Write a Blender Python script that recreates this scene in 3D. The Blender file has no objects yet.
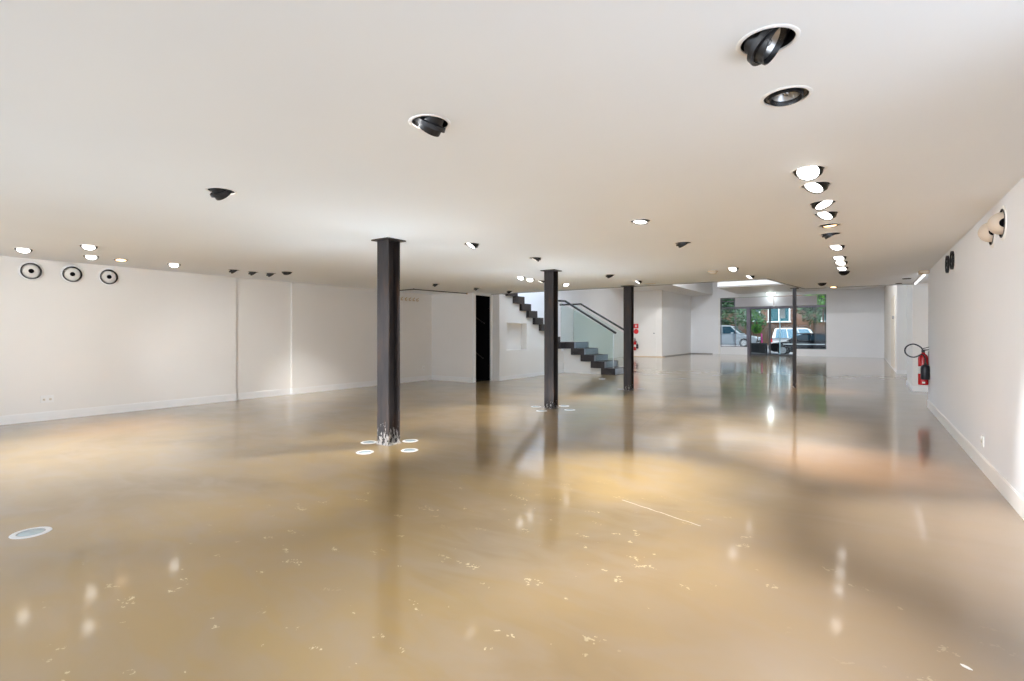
import bpy, bmesh, math, random
from mathutils import Vector, Matrix
from mathutils.geometry import delaunay_2d_cdt
random.seed(7)
PI = math.pi
C = bpy.context.scene.collection
H = 2.45          # low ceiling
HC = 1.319        # eye height

# ------------------------------------------------------------------ materials
def mat(name, col, rough=0.5, metal=0.0, spec=0.5, emit=None, estr=0.0):
    m = bpy.data.materials.new(name); m.use_nodes = True
    b = m.node_tree.nodes['Principled BSDF']
    b.inputs['Base Color'].default_value = (*col, 1)
    b.inputs['Roughness'].default_value = rough
    b.inputs['Metallic'].default_value = metal
    b.inputs['Specular IOR Level'].default_value = spec
    if emit:
        b.inputs['Emission Color'].default_value = (*emit, 1)
        b.inputs['Emission Strength'].default_value = estr
    return m

class NT:
    def __init__(s, m): s.t = m.node_tree; s.b = s.t.nodes['Principled BSDF']
    def n(s, typ, **kw):
        x = s.t.nodes.new(typ)
        for k, v in kw.items(): setattr(x, k, v)
        return x
    def l(s, a, b): s.t.links.new(a, b)
    def math(s, op, a, b=None, clamp=False):
        x = s.n('ShaderNodeMath', operation=op, use_clamp=clamp)
        for i, v in enumerate((a, b)):
            if v is None: continue
            if isinstance(v, (int, float)): x.inputs[i].default_value = v
            else: s.l(v, x.inputs[i])
        return x.outputs[0]
    def noise(s, vec, scale, detail=3, rough=0.5, dist=0.0):
        x = s.n('ShaderNodeTexNoise'); s.l(vec, x.inputs['Vector'])
        x.inputs['Scale'].default_value = scale; x.inputs['Detail'].default_value = detail
        x.inputs['Roughness'].default_value = rough; x.inputs['Distortion'].default_value = dist
        return x.outputs['Fac']
    def ramp(s, fac, stops):
        x = s.n('ShaderNodeValToRGB'); s.l(fac, x.inputs[0]); e = x.color_ramp.elements
        while len(e) < len(stops): e.new(0.5)
        for i, (p, c) in enumerate(stops): e[i].position = p; e[i].color = (*c, 1)
        return x.outputs[0]
    def mix(s, fac, a, b):
        x = s.n('ShaderNodeMix', data_type='RGBA')
        if isinstance(fac, (int, float)): x.inputs[0].default_value = fac
        else: s.l(fac, x.inputs[0])
        for i, v in ((6, a), (7, b)):
            if isinstance(v, tuple): x.inputs[i].default_value = (*v, 1)
            else: s.l(v, x.inputs[i])
        return x.outputs[2]
    def obj(s): return s.n('ShaderNodeTexCoord').outputs['Object']
    def mapv(s, vec, sc=(1, 1, 1), rot=(0, 0, 0), loc=(0, 0, 0)):
        x = s.n('ShaderNodeMapping'); s.l(vec, x.inputs[0])
        x.inputs['Scale'].default_value = sc; x.inputs['Rotation'].default_value = rot; x.inputs['Location'].default_value = loc
        return x.outputs[0]
    def bump(s, h, strength, dist=0.01):
        x = s.n('ShaderNodeBump'); s.l(h, x.inputs['Height'])
        x.inputs['Strength'].default_value = strength; x.inputs['Distance'].default_value = dist
        s.l(x.outputs[0], s.b.inputs['Normal'])

def speckled(name, col, var=0.15, scale=6, rough=0.6, metal=0.0, spec=0.4, bump=0.0):
    m = mat(name, col, rough, metal, spec); t = NT(m); o = t.obj()
    f = t.noise(o, scale, 4)
    a = tuple(c * (1 - var) for c in col); b = tuple(min(1, c * (1 + var)) for c in col)
    t.l(t.ramp(f, [(0.3, a), (0.7, b)]), t.b.inputs['Base Color'])
    if bump: t.bump(f, bump)
    return m

M = {}
M['wall'] = speckled('wall_paint', (0.83, 0.80, 0.755), 0.012, 1.2, 0.55, spec=0.3)
M['wall_cool'] = speckled('white_wall_paint', (0.84, 0.85, 0.87), 0.012, 1.2, 0.5, spec=0.3)
M['ceiling'] = speckled('ceiling_paint', (0.88, 0.905, 0.93), 0.01, 0.8, 0.8, spec=0.2)
M['skirting'] = speckled('skirting_paint', (0.86, 0.85, 0.83), 0.01, 2, 0.35)
M['white'] = speckled('white_plastic', (0.85, 0.84, 0.82), 0.01, 20, 0.4)
M['cream'] = speckled('cream_plastic', (0.78, 0.71, 0.60), 0.02, 20, 0.45)
M['ballcream'] = speckled('tan_plastic', (0.60, 0.50, 0.40), 0.02, 20, 0.5)
M['beige'] = speckled('beige_plastic', (0.66, 0.52, 0.36), 0.03, 20, 0.5)
M['black'] = speckled('black_metal', (0.012, 0.011, 0.011), 0.2, 30, 0.35)
M['blackgloss'] = speckled('black_rubber', (0.012, 0.012, 0.018), 0.1, 30, 0.4)
M['void'] = mat('painted_darkness', (0.006, 0.005, 0.006), 0.8, spec=0.1)  # near-black colour stands in for darkness in the closet and small holes
M['chrome'] = mat('polished_reflector', (0.42, 0.41, 0.40), 0.28, 1.0)
M['darklens'] = mat('unlit_lamp_glass', (0.35, 0.34, 0.33), 0.1, 0.6)
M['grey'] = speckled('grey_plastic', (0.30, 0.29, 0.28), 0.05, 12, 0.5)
M['brass'] = mat('brass', (0.55, 0.36, 0.12), 0.35, 1.0)
M['stair'] = speckled('stair_paint', (0.036, 0.029, 0.028), 0.12, 8, 0.35)
M['rail'] = speckled('rail_steel', (0.022, 0.02, 0.02), 0.1, 12, 0.35, metal=0.3)
M['red'] = speckled('extinguisher_red', (0.50, 0.015, 0.018), 0.06, 9, 0.25)
M['redsign'] = speckled('sign_red', (0.72, 0.02, 0.025), 0.03, 9, 0.5)
M['label'] = speckled('label_white', (0.75, 0.74, 0.70), 0.04, 40, 0.5)
M['panel'] = speckled('fascia_paint', (0.66, 0.65, 0.70), 0.02, 2, 0.5)
M['frame'] = speckled('shopfront_frame', (0.10, 0.085, 0.10), 0.08, 6, 0.3, metal=0.4)
M['darkframe'] = speckled('dark_frame', (0.02, 0.018, 0.02), 0.08, 6, 0.35)
M['frosted'] = speckled('frosted_lens', (0.42, 0.50, 0.52), 0.10, 22, 0.25)
M['steelring'] = speckled('brushed_ring', (0.72, 0.72, 0.72), 0.05, 40, 0.35)
for nm, col, s in (('lit', (1.0, 0.97, 0.92), 3.5), ('litwarm', (1.0, 0.62, 0.30), 3), ('litdim', (1.0, 0.93, 0.84), 1.6), ('litstar', (1, 0.98, 0.95), 14)):
    M[nm] = mat('lamp_' + nm, (0.9, 0.9, 0.9), 0.4, emit=col, estr=s)

# polished, sealed concrete floor
def floor_mat():
    m = mat('sealed_concrete', (0.4, 0.3, 0.17), 0.1); t = NT(m); o = t.obj()
    big = t.noise(o, 0.55, 4, 0.55, 0.6)
    col = t.ramp(big, [(0.32, (0.205, 0.136, 0.060)), (0.45, (0.272, 0.180, 0.070)), (0.56, (0.322, 0.212, 0.076)), (0.70, (0.280, 0.202, 0.122))])
    mid = t.noise(t.mapv(o, (1.0, 2.2, 1), (0, 0, 0.6)), 2.0, 3, 0.5, 0.8)
    col = t.mix(t.math('MULTIPLY', t.ramp(mid, [(0.42, (0, 0, 0)), (0.68, (1, 1, 1))]), 0.6), col, (0.30, 0.225, 0.150))
    sp0 = t.n('ShaderNodeSeparateXYZ'); t.l(o, sp0.inputs[0])
    gx = t.n('ShaderNodeMapRange', interpolation_type='SMOOTHSTEP'); t.l(t.math('ADD', sp0.outputs[0], t.math('MULTIPLY', big, 1.6)), gx.inputs[0])
    gx.inputs[1].default_value = -1.4; gx.inputs[2].default_value = 1.4
    col = t.mix(t.math('MULTIPLY', gx.outputs[0], 0.7), col, (0.28, 0.205, 0.150))     # the sealer is rosier and greyer along the bright wall
    fine = t.noise(o, 34, 3)
    col = t.mix(t.math('MULTIPLY', fine, 0.04), col, (0.17, 0.115, 0.058))
    # pale scuffs and chips in the sealer
    warp = t.noise(o, 10, 2)
    vor = t.n('ShaderNodeTexVoronoi', feature='F1'); vor.inputs['Scale'].default_value = 6.6; vor.inputs['Randomness'].default_value = 1.0
    wv = t.n('ShaderNodeMixRGB'); wv.inputs[0].default_value = 0.16
    t.l(t.mapv(o, (0.62, 1.25, 1.0), (0, 0, .5)), wv.inputs[1])
    nz = t.n('ShaderNodeTexNoise'); t.l(o, nz.inputs['Vector']); nz.inputs['Scale'].default_value = 13; nz.inputs['Detail'].default_value = 2
    t.l(nz.outputs['Color'], wv.inputs[2]); t.l(wv.outputs[0], vor.inputs['Vector'])
    d = t.math('LESS_THAN', vor.outputs['Distance'], 0.17)
    br = t.noise(o, 46, 2, 0.6)
    d = t.math('MULTIPLY', d, t.math('GREATER_THAN', br, 0.54))
    cl = t.noise(t.mapv(o, loc=(3.1, 1.7, 0)), 0.9, 3, 0.55)
    d = t.math('MULTIPLY', d, t.ramp(cl, [(0.36, (0, 0, 0)), (0.50, (1, 1, 1))]))
    vd = t.n('ShaderNodeVectorMath', operation='DISTANCE'); t.l(o, vd.inputs[0]); vd.inputs[1].default_value = (-1.7, 1.9, 0)
    area = t.n('ShaderNodeMapRange', interpolation_type='SMOOTHSTEP'); t.l(vd.outputs['Value'], area.inputs[0])
    area.inputs[1].default_value = 2.7; area.inputs[2].default_value = 1.5
    d = t.math('MULTIPLY', d, area.outputs[0])       # the worn patch lies in the middle of the open floor
    col = t.mix(t.math('MULTIPLY', d, 0.6), col, (0.78, 0.66, 0.44))
    sep = t.n('ShaderNodeSeparateXYZ'); t.l(o, sep.inputs[0]); X, Y = sep.outputs[0], sep.outputs[1]
    def seg(a, b, w):      # a straight scratch from a to b
        dx, dy = b[0] - a[0], b[1] - a[1]; L = math.hypot(dx, dy); dx /= L; dy /= L
        px, py = t.math('SUBTRACT', X, a[0]), t.math('SUBTRACT', Y, a[1])
        u = t.math('ADD', t.math('MULTIPLY', px, dx), t.math('MULTIPLY', py, dy))
        v = t.math('ABSOLUTE', t.math('ADD', t.math('SUBTRACT', t.math('MULTIPLY', px, -dy), t.math('MULTIPLY', py, -dx)), t.math('MULTIPLY', t.math('SUBTRACT', nz.outputs['Fac'], 0.5), 0.03)))
        k = t.math('MULTIPLY', t.math('GREATER_THAN', u, 0), t.math('LESS_THAN', u, L))
        return t.math('MULTIPLY', k, t.math('LESS_THAN', v, w))
    col = t.mix(t.math('MULTIPLY', seg((-1.59, 3.85), (-0.93, 3.63), 0.006), 0.6), col, (0.72, 0.66, 0.62))
    for a, b, w in (((-4.4, 5.1), (-3.4, 6.31), 0.012), ((-2.6, 6.9), (-3.3, 11.2), 0.009), ((-9.9, 12.11), (0.9, 12.11), 0.012), ((-9.6, 20.0), (0.9, 20.0), 0.02), ((-9.6, 27.0), (0.9, 27.0), 0.025)):
        col = t.mix(t.math('MULTIPLY', seg(a, b, w), 0.45), col, (0.16, 0.115, 0.07))
    t.l(col, t.b.inputs['Base Color'])
    r = t.ramp(t.noise(o, 1.7, 4, 0.6), [(0.3, (0.285, 0.285, 0.285)), (0.7, (0.33, 0.33, 0.33))])
    r2 = t.math('ADD', r, t.math('MULTIPLY', d, 0.25))
    t.l(r2, t.b.inputs['Roughness'])
    t.b.inputs['IOR'].default_value = 1.55
    t.b.inputs['Coat Weight'].default_value = 0.9; t.b.inputs['Coat Roughness'].default_value = 0.085; t.b.inputs['Specular IOR Level'].default_value = 0.4; t.b.inputs['Coat IOR'].default_value = 1.5
    bb = t.math('ADD', t.math('MULTIPLY', t.noise(o, 3.0, 3), 1.0), t.math('MULTIPLY', t.noise(o, 40, 2), 0.06))
    t.bump(bb, 0.006, 0.02)
    return m
M['floor'] = floor_mat()

def steel_mat(nm, splash):
    m = mat(nm, (0.06, 0.05, 0.047), 0.42, 0.1, 0.3); t = NT(m); o = t.obj()
    n = t.noise(t.mapv(o, (5, 5, 0.8)), 2.2, 5, 0.65)
    col = t.ramp(n, [(0.35, (0.022, 0.019, 0.019)), (0.55, (0.040, 0.031, 0.028)), (0.7, (0.065, 0.036, 0.024))])
    sep = t.n('ShaderNodeSeparateXYZ'); t.l(o, sep.inputs[0])
    ns = t.noise(t.mapv(o, (1, 1, 0.45)), 38, 4, 0.7)
    up = t.math('LESS_THAN', ns, t.math('SUBTRACT', splash, t.math('MULTIPLY', sep.outputs[2], 0.85)))
    col = t.mix(t.math('MULTIPLY', up, 0.8), col, (0.62, 0.58, 0.54))     # old paint and plaster splashes low on the shaft
    t.l(col, t.b.inputs['Base Color'])
    return m
M['steel'] = steel_mat('splashed_steel', .56); M['steel2'] = steel_mat('mill_steel', .47)

def glass_mat(name, tint, refl=1.22, rough=0.0):
    m = bpy.data.materials.new(name); m.use_nodes = True; t = m.node_tree
    for n in list(t.nodes): t.nodes.remove(n)
    out = t.nodes.new('ShaderNodeOutputMaterial'); mx = t.nodes.new('ShaderNodeMixShader')
    tr = t.nodes.new('ShaderNodeBsdfTransparent'); gl = t.nodes.new('ShaderNodeBsdfGlossy'); fr = t.nodes.new('ShaderNodeFresnel')
    tr.inputs[0].default_value = (*tint, 1); gl.inputs['Roughness'].default_value = rough; fr.inputs[0].default_value = refl
    t.links.new(fr.outputs[0], mx.inputs[0]); t.links.new(tr.outputs[0], mx.inputs[1]); t.links.new(gl.outputs[0], mx.inputs[2]); t.links.new(mx.outputs[0], out.inputs[0])
    return m
M['glass'] = glass_mat('shopfront_glass', (0.93, 0.96, 0.96))
M['stairglass'] = glass_mat('balustrade_glass', (0.90, 0.95, 0.94))
# outdoors
M['silver'] = mat('silver_car_paint', (0.42, 0.47, 0.53), 0.3, 0.3)
M['whitecar'] = mat('white_car_paint', (0.85, 0.86, 0.88), 0.25)
M['blackcar'] = mat('black_car_paint', (0.006, 0.007, 0.010), 0.2, spec=0.25)
M['carglass'] = mat('car_window_glass', (0.015, 0.045, 0.07), 0.08, spec=0.35)
M['carglasslight'] = mat('pale_car_window_glass', (0.16, 0.30, 0.42), 0.08, spec=0.8)
M['alloy2'] = mat('chrome_trim', (0.75, 0.77, 0.8), 0.3, 0.5)
M['tyre'] = speckled('tyre_rubber', (0.02, 0.02, 0.02), 0.1, 9, 0.8)
M['alloy'] = mat('alloy_wheel', (0.40, 0.41, 0.43), 0.35, 0.5)
M['lamp_red'] = mat('tail_lamp_red', (0.6, 0.02, 0.03), 0.2)
M['lamp_clear'] = mat('head_lamp_clear', (0.75, 0.8, 0.85), 0.1, 0.3)
M['asphalt'] = speckled('asphalt', (0.22, 0.22, 0.23), 0.15, 8, 0.85)
M['paving'] = speckled('footpath', (0.46, 0.45, 0.43), 0.08, 5, 0.8)
M['timber'] = speckled('fence_timber', (0.085, 0.048, 0.03), 0.25, 4, 0.8)
M['trunk'] = speckled('bark', (0.13, 0.085, 0.055), 0.3, 8, 0.9)
M['winframe'] = speckled('window_white', (0.80, 0.84, 0.82), 0.03, 4, 0.5)
M['winpane'] = mat('house_window_glass', (0.035, 0.11, 0.13), 0.1, spec=0.4)
M['planter'] = speckled('planter_black', (0.012, 0.012, 0.015), 0.2, 8, 0.5)
M['magenta'] = speckled('magenta_paint', (0.75, 0.02, 0.32), 0.1, 8, 0.5)
M['post'] = speckled('galvanised_post', (0.42, 0.58, 0.62), 0.06, 8, 0.35, metal=0.5)
def leafm(name, a, b):
    m = mat(name, a, 0.6); t = NT(m)
    t.l(t.ramp(t.noise(t.obj(), 3.2, 3), [(0.35, a), (0.65, b)]), t.b.inputs['Base Color']); return m
M['leafdark'] = leafm('dark_leaf', (0.010, 0.045, 0.014), (0.03, 0.11, 0.03))
M['leafbright'] = leafm('bright_leaf', (0.06, 0.22, 0.012), (0.16, 0.42, 0.03))
M['leafmid'] = leafm('mid_leaf', (0.02, 0.085, 0.022), (0.05, 0.17, 0.045))
def brickm():
    m = mat('brown_brick', (0.3, 0.16, 0.1), 0.85); t = NT(m)
    b = t.n('ShaderNodeTexBrick'); t.l(t.mapv(t.obj(), (1, 1, 1), (PI / 2, 0, 0)), b.inputs['Vector'])
    b.inputs['Color1'].default_value = (0.17, 0.085, 0.05, 1); b.inputs['Color2'].default_value = (0.13, 0.062, 0.037, 1); b.inputs['Mortar'].default_value = (0.18, 0.135, 0.105, 1)
    b.inputs['Scale'].default_value = 4.5; b.inputs['Mortar Size'].default_value = 0.012
    t.l(b.outputs['Color'], t.b.inputs['Base Color']); return m
M['brick'] = brickm()

# ------------------------------------------------------------------ mesh helpers
class MB:
    def __init__(s): s.b = bmesh.new()
    def _x(s, vs, mtx):
        if mtx is not None: bmesh.ops.transform(s.b, matrix=mtx, verts=vs)
    def box(s, x0, x1, y0, y1, z0, z1, bev=0.0, mtx=None):
        r = bmesh.ops.create_cube(s.b, size=1.0); vs = r['verts']
        for v in vs:
            v.co = Vector((x0 + (v.co.x + .5) * (x1 - x0), y0 + (v.co.y + .5) * (y1 - y0), z0 + (v.co.z + .5) * (z1 - z0)))
        if bev:
            es = list({e for v in vs for e in v.link_edges})
            q = bmesh.ops.bevel(s.b, geom=es, offset=bev, segments=2, profile=.7, affect='EDGES')
            vs = list({v for f in q['faces'] for v in f.verts} | {v for v in vs if v.is_valid})
        s._x(vs, mtx); return s
    def lathe(s, prof, seg=32, mtx=None, closed=False):
        """prof: (r, z) points turned about Z."""
        rings = []; new = []
        for r, z in prof:
            if r < 1e-6: v = s.b.verts.new((0, 0, z)); rings.append([v]); new.append(v)
            else:
                ring = [s.b.verts.new((r * math.cos(2 * PI * i / seg), r * math.sin(2 * PI * i / seg), z)) for i in range(seg)]
                rings.append(ring); new += ring
        pairs = list(zip(rings, rings[1:])) + ([(rings[-1], rings[0])] if closed else [])
        for a, b in pairs:
            for i in range(seg):
                j = (i + 1) % seg
                q = [a[i % len(a)], a[j % len(a)], b[j % len(b)], b[i % len(b)]]
                u = []
                for v in q:
                    if v not in u: u.append(v)
                if len(u) > 2:
                    try: s.b.faces.new(u)
                    except ValueError: pass
        s._x(new, mtx); return s
    def tube(s, pts, r, seg=10, mtx=None):
        pts = [Vector(p) for p in pts]; rings = []; new = []; up = None
        for i, p in enumerate(pts):
            d = (pts[min(i + 1, len(pts) - 1)] - pts[max(i - 1, 0)]).normalized()
            if up is None: up = d.orthogonal().normalized()
            else:
                up = (up - d * up.dot(d)); up = up.normalized() if up.length > 1e-6 else d.orthogonal().normalized()
            w = d.cross(up)
            rings.append([s.b.verts.new(p + r * (math.cos(2 * PI * k / seg) * up + math.sin(2 * PI * k / seg) * w)) for k in range(seg)]); new += rings[-1]
        for a, b in zip(rings, rings[1:]):
            for k in range(seg): s.b.faces.new((a[k], a[(k + 1) % seg], b[(k + 1) % seg], b[k]))
        s.b.faces.new(rings[0][::-1]); s.b.faces.new(rings[-1]); s._x(new, mtx); return s
    def prism(s, poly, ax, a0, a1, mtx=None, inset=None):
        """poly in the two other axes (in xyz order), extruded along axis ax from a0 to a1."""
        def P(u, v, w):
            return {'x': (w, u, v), 'y': (u, w, v), 'z': (u, v, w)}[ax]
        A = [s.b.verts.new(P(u, v, a0)) for u, v in poly]
        B = [s.b.verts.new(P(u, v, a1)) for u, v in poly]
        n = len(poly)
        s.b.faces.new(A); s.b.faces.new(B[::-1])
        for i in range(n): s.b.faces.new((A[i], B[i], B[(i + 1) % n], A[(i + 1) % n]))
        s._x(A + B, mtx); return s
    def quad(s, *ps):
        s.b.faces.new([s.b.verts.new(p) for p in ps]); return s
    def ball(s, r, seg=24, rings=14, mtx=None, noise=0.0):
        q = bmesh.ops.create_uvsphere(s.b, u_segments=seg, v_segments=rings, radius=r)
        if noise:
            for v in q['verts']: v.co *= 1 + random.uniform(-noise, noise)
        s._x(q['verts'], mtx); return s
    def make(s, name, m, parent=None, smooth=None, loc=None):
        bmesh.ops.recalc_face_normals(s.b, faces=s.b.faces[:])
        me = bpy.data.meshes.new(name); s.b.to_mesh(me); s.b.free()
        me.materials.append(M[m] if isinstance(m, str) else m)
        if smooth:
            me.shade_smooth()
            try: me.set_sharp_from_angle(angle=math.radians(smooth))
            except Exception: pass
        o = bpy.data.objects.new(name, me); C.objects.link(o)
        if parent: o.parent = parent
        if loc: o.location = loc
        return o

def tag(o, label, cat, group=None, kind=None):
    o['label'] = label; o['category'] = cat
    if group: o['group'] = group
    if kind: o['kind'] = kind
    return o
def thing(name, label, cat, loc=(0, 0, 0), rz=0, group=None):
    o = bpy.data.objects.new(name, None); C.objects.link(o); o.location = loc; o.rotation_euler = (0, 0, rz)
    o.empty_display_size = 0.1
    return tag(o, label, cat, group)
def struct(name, mb, m, label, cat):
    o = mb.make(name, m); return tag(o, label, cat, kind='structure')
def copy_tree(o, parent=None):
    c = o.copy(); C.objects.link(c); c.parent = parent
    for ch in list(o.children): copy_tree(ch, c)
    return c
def T(x, y, z): return Matrix.Translation((x, y, z))
def aim(d): return Vector(d).to_track_quat('-Z', 'Y').to_matrix().to_4x4()

# ------------------------------------------------------------------ lights list (x, y, state, target on floor or wall, label)
# state: lit, star, warm, dim, off
DL = [
 (-0.31, 2.19, 'off', (1.33, 2.23, 1.31), 'large black gimbal downlight swung open on edge, beside the straight-facing unlit one'),
 (-0.31, 2.75, 'off', (-0.31, 2.62, 0), 'unlit black gimbal downlight facing straight down, next to the swung-open one'),
 (-1.92, 2.01, 'lit', (-4.7, 2.45, 0), 'black gimbal downlight turned away, on the ceiling between the swung-open one and the steel column'),
 (-4.19, 2.03, 'lit', (-5.0, 5.2, 0), 'dark downlight head hanging below the ceiling in front of the paint-splashed column'),
 (-0.32, 4.07, 'star', (-0.6, 2.2, 0), 'dazzling white downlight at the camera end of the long row'),
 (-0.31, 4.51, 'lit', (-1.5, 3.4, 0), 'lit downlight with purple-grey back, second lit one in the long row'),
 (-0.30, 5.16, 'lit', (0.75, 4.4, 0), 'lit downlight tipped towards the speaker-like wall nozzles, third lit one in the long row'),
 (-0.30, 5.63, 'lit', (-1.5, 4.5, 0), 'lit downlight with black back, fourth lit one in the long row'),
 (-0.30, 6.25, 'warm', (-0.15, 6.3, 0), 'amber glowing downlight in the long row'),
 (-0.32, 6.81, 'off', (0.9, 7.3, 0.2), 'unlit downlight with open wire ring, just behind the amber one in the long row'),
 (-0.30, 7.79, 'lit', (-1.0, 6.5, 0), 'small lit downlight on its own behind the unlit wire-ring one'),
 (-0.31, 8.92, 'lit', (-1.0, 7.4, 0), 'first of three lit downlights bunched towards the far end of the long row'),
 (-0.31, 9.55, 'lit', (-1.0, 8.1, 0), 'middle of three lit downlights bunched towards the far end of the long row'),
 (-0.32, 10.35, 'lit', (-1.0, 8.9, 0), 'last of three lit downlights bunched towards the far end of the long row'),
 (-0.31, 11.04, 'off', (0.2, 13.0, 0.5), 'round black unlit downlight ending the long row'),
 (-1.85, 4.95, 'lit', (-1.95, 4.6, 0), 'lit downlight facing down, alone on the ceiling between the column row and the long row'),
 (-1.86, 6.44, 'off', (-0.7, 7.7, 0), 'black unlit downlight shaped like a wedge, behind the lone lit one'),
 (-1.86, 9.37, 'lit', (-2.3, 7.7, 0), 'bright downlight beside the beige smoke detector'),
 (-1.85, 10.85, 'lit', (-3.2, 9.9, 0), 'half-hidden lit downlight close to the ceiling corner by the shopfront'),
 (-4.02, 9.14, 'off', (-3.2, 10.8, 0), 'dark downlight on the ceiling between the second and third steel columns'),
 (-3.99, 10.52, 'lit', (-5.4, 9.6, 0), 'half-lit downlight directly in front of the third steel column head'),
 (-4.07, 5.01, 'lit', (-5.0, 3.6, 0), 'bright downlight alone on the ceiling beyond the paint-splashed column'),
 (-4.04, 6.47, 'dim', (-5.3, 6.0, 0), 'dim downlight with black back in front of the second steel column'),
 (-5.62, 8.46, 'lit', (-5.4, 6.6, 0), 'bright downlight before the stairs, further from the second column head than its twin'),
 (-5.67, 8.88, 'lit', (-5.2, 7.1, 0), 'bright downlight before the stairs, closer to the second column head than its twin'),
 (-5.69, 9.34, 'dim', (-6.6, 8.6, 0), 'dim downlight just beside the second steel column head'),
 (-5.57, 10.23, 'lit', (-4.3, 9.2, 0), 'lit downlight with dark back over the stair handrail'),
 (-7.99, 8.56, 'off', (-7.0, 10.2, 0.3), 'dark downlight near the corner of the ceiling curtain track'),
 (-7.85, 9.87, 'off', (-7.0, 11.5, 0.3), 'dark downlight over the black doorway'),
 (-7.69, 11.05, 'off', (-7.0, 12.8, 0.3), 'dark downlight at the ceiling edge where the stairs rise'),
 (-9.22, 1.92, 'lit', (-7.8, 1.4, 0), 'bright downlight over the first of the three round wall nozzles'),
 (-8.21, 2.33, 'lit', (-6.9, 1.8, 0), 'bright downlight set further from the wall with three round nozzles'),
 (-9.24, 2.65, 'lit', (-7.8, 2.1, 0), 'bright downlight over the gap between second and third round wall nozzles'),
 (-9.30, 3.03, 'warm', (-8.8, 2.9, 0), 'amber downlight over the third round wall nozzle'),
 (-9.19, 3.71, 'lit', (-7.6, 3.0, 0), 'lone bright downlight beyond the round wall nozzles'),
 (-9.18, 4.66, 'off', (-9.0, 6.4, 0.4), 'first of three dark downlights in line before the recessed wall panel'),
 (-9.19, 5.01, 'off', (-9.0, 6.8, 0.4), 'second of three dark downlights in line before the recessed wall panel'),
 (-9.14, 5.32, 'off', (-8.9, 7.1, 0.4), 'third of three dark downlights in line before the recessed wall panel'),
 (-8.68, 5.36, 'lit', (-9.6, 6.6, 0), 'lit downlight shining on the recessed wall panel'),
 (-0.78, 13.25, 'off', (-0.2, 15.0, 0.4), 'small dark downlight close to the slim column by the shopfront'),
 (-0.62, 14.45, 'warm', (-0.8, 14.0, 0), 'faint warm downlight at the far ceiling edge'),
]
OFFF = [(-0.31, 0.3, (-0.4, 0.9, 0)), (-1.9, 0.45, (-1.5, 2.1, 0)), (-4.1, 0.2, (-2.6, 1.0, 0)), (-6.6, 0.2, (-10.3, 3.6, 1.25)), (-6.2, 0.8, (-10.3, 5.2, 0.75)), (-1.9, -1.6, (.94, 4.8, 1.0)), (-4.1, -2.2, (.94, 7.2, .9)), (-5.0, -2.6, (.94, 10.0, .9))]  # unseen; those aimed at walls are added to brighten them
HOLES = [(x, y) for x, y, *_ in DL] + [(x, y) for x, y, _ in OFFF]
RH = 0.098

# ------------------------------------------------------------------ setting
struct('floor', MB().box(-11.6, 1.8, -4.0, 35.0, -0.2, 0.0), 'floor', 'glossy honey-brown sealed concrete floor of the whole hall', 'floor')

CE = [(-11.6, -4.0), (1.8, -4.0), (1.8, 14.62), (-1.22, 14.62), (-1.42, 13.3), (-1.63, 11.58), (-11.6, 11.66)]
def ceiling():
    b = bmesh.new(); vs = [Vector(p) for p in CE]; es = [(i, (i + 1) % len(CE)) for i in range(len(CE))]; N = 24
    faces = [list(range(len(CE)))]
    for x, y in HOLES:
        k = len(vs)
        vs += [Vector((x + RH * math.cos(2 * PI * i / N), y + RH * math.sin(2 * PI * i / N))) for i in range(N)]
        es += [(k + i, k + (i + 1) % N) for i in range(N)]
    # steiner points keep triangles reasonable
    ov, oe, of, *_ = delaunay_2d_cdt(vs, es, [], 2, 1e-5)
    bv = [b.verts.new((v.x, v.y, H)) for v in ov]
    import bisect
    def inside(px, py):
        c = False; n = len(CE)
        for i in range(n):
            x1, y1 = CE[i]; x2, y2 = CE[(i + 1) % n]
            if (y1 > py) != (y2 > py) and px < (x2 - x1) * (py - y1) / (y2 - y1) + x1: c = not c
        return c
    for f in of:
        cx = sum(ov[i].x for i in f) / len(f); cy = sum(ov[i].y for i in f) / len(f)
        if not inside(cx, cy) or any(math.hypot(cx - x, cy - y) < RH * 0.99 for x, y in HOLES): continue
        b.faces.new([bv[i] for i in f])
    # edges and top of the slab
    lo = [b.verts.new((x, y, H)) for x, y in CE]; hi = [b.verts.new((x, y, H + .32)) for x, y in CE]
    for i in range(len(CE)):
        j = (i + 1) % len(CE); b.faces.new((lo[i], lo[j], hi[j], hi[i]))
    b.faces.new(hi)
    m = MB(); m.b.free(); m.b = b
    return m
struct('ceiling', ceiling(), 'ceiling', 'low white plaster ceiling with round holes for downlights', 'ceiling')
struct('trim_1', MB().prism([(CE[5][0], CE[5][1] + .004), (CE[6][0], CE[6][1] + .004), (CE[6][0], CE[6][1] + .03), (CE[5][0], CE[5][1] + .03)], 'z', H - .012, H + .05), 'grey', 'thin grey edge bead along the low ceiling above the stairs', 'trim')
struct('trim_2', MB().prism([CE[5], (CE[5][0] - .03, CE[5][1] + .03), (CE[4][0] - .03, CE[4][1]), (CE[3][0] - .03, CE[3][1] + .03), (CE[3][0], CE[3][1]), (CE[4][0], CE[4][1])], 'z', H - .012, H + .05), 'grey', 'thin grey edge bead beside the ceiling notch at the slim column', 'trim')
struct('trim_3', MB().box(-1.22, 0.9, 14.625, 14.65, H - .012, H + .05), 'grey', 'thin grey edge bead along the far end of the low ceiling', 'trim')
struct('ceiling_upper', MB().box(-11.6, 1.8, 8.0, 13.2, 5.0, 5.15).box(-11.6, 1.8, 19.2, 35.0, 5.0, 5.15).box(-11.6, -11.0, 13.2, 19.2, 5.0, 5.15).box(-4.0, 1.8, 13.2, 19.2, 5.0, 5.15), 'ceiling', 'high white ceiling over the shopfront hall', 'ceiling')

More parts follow.
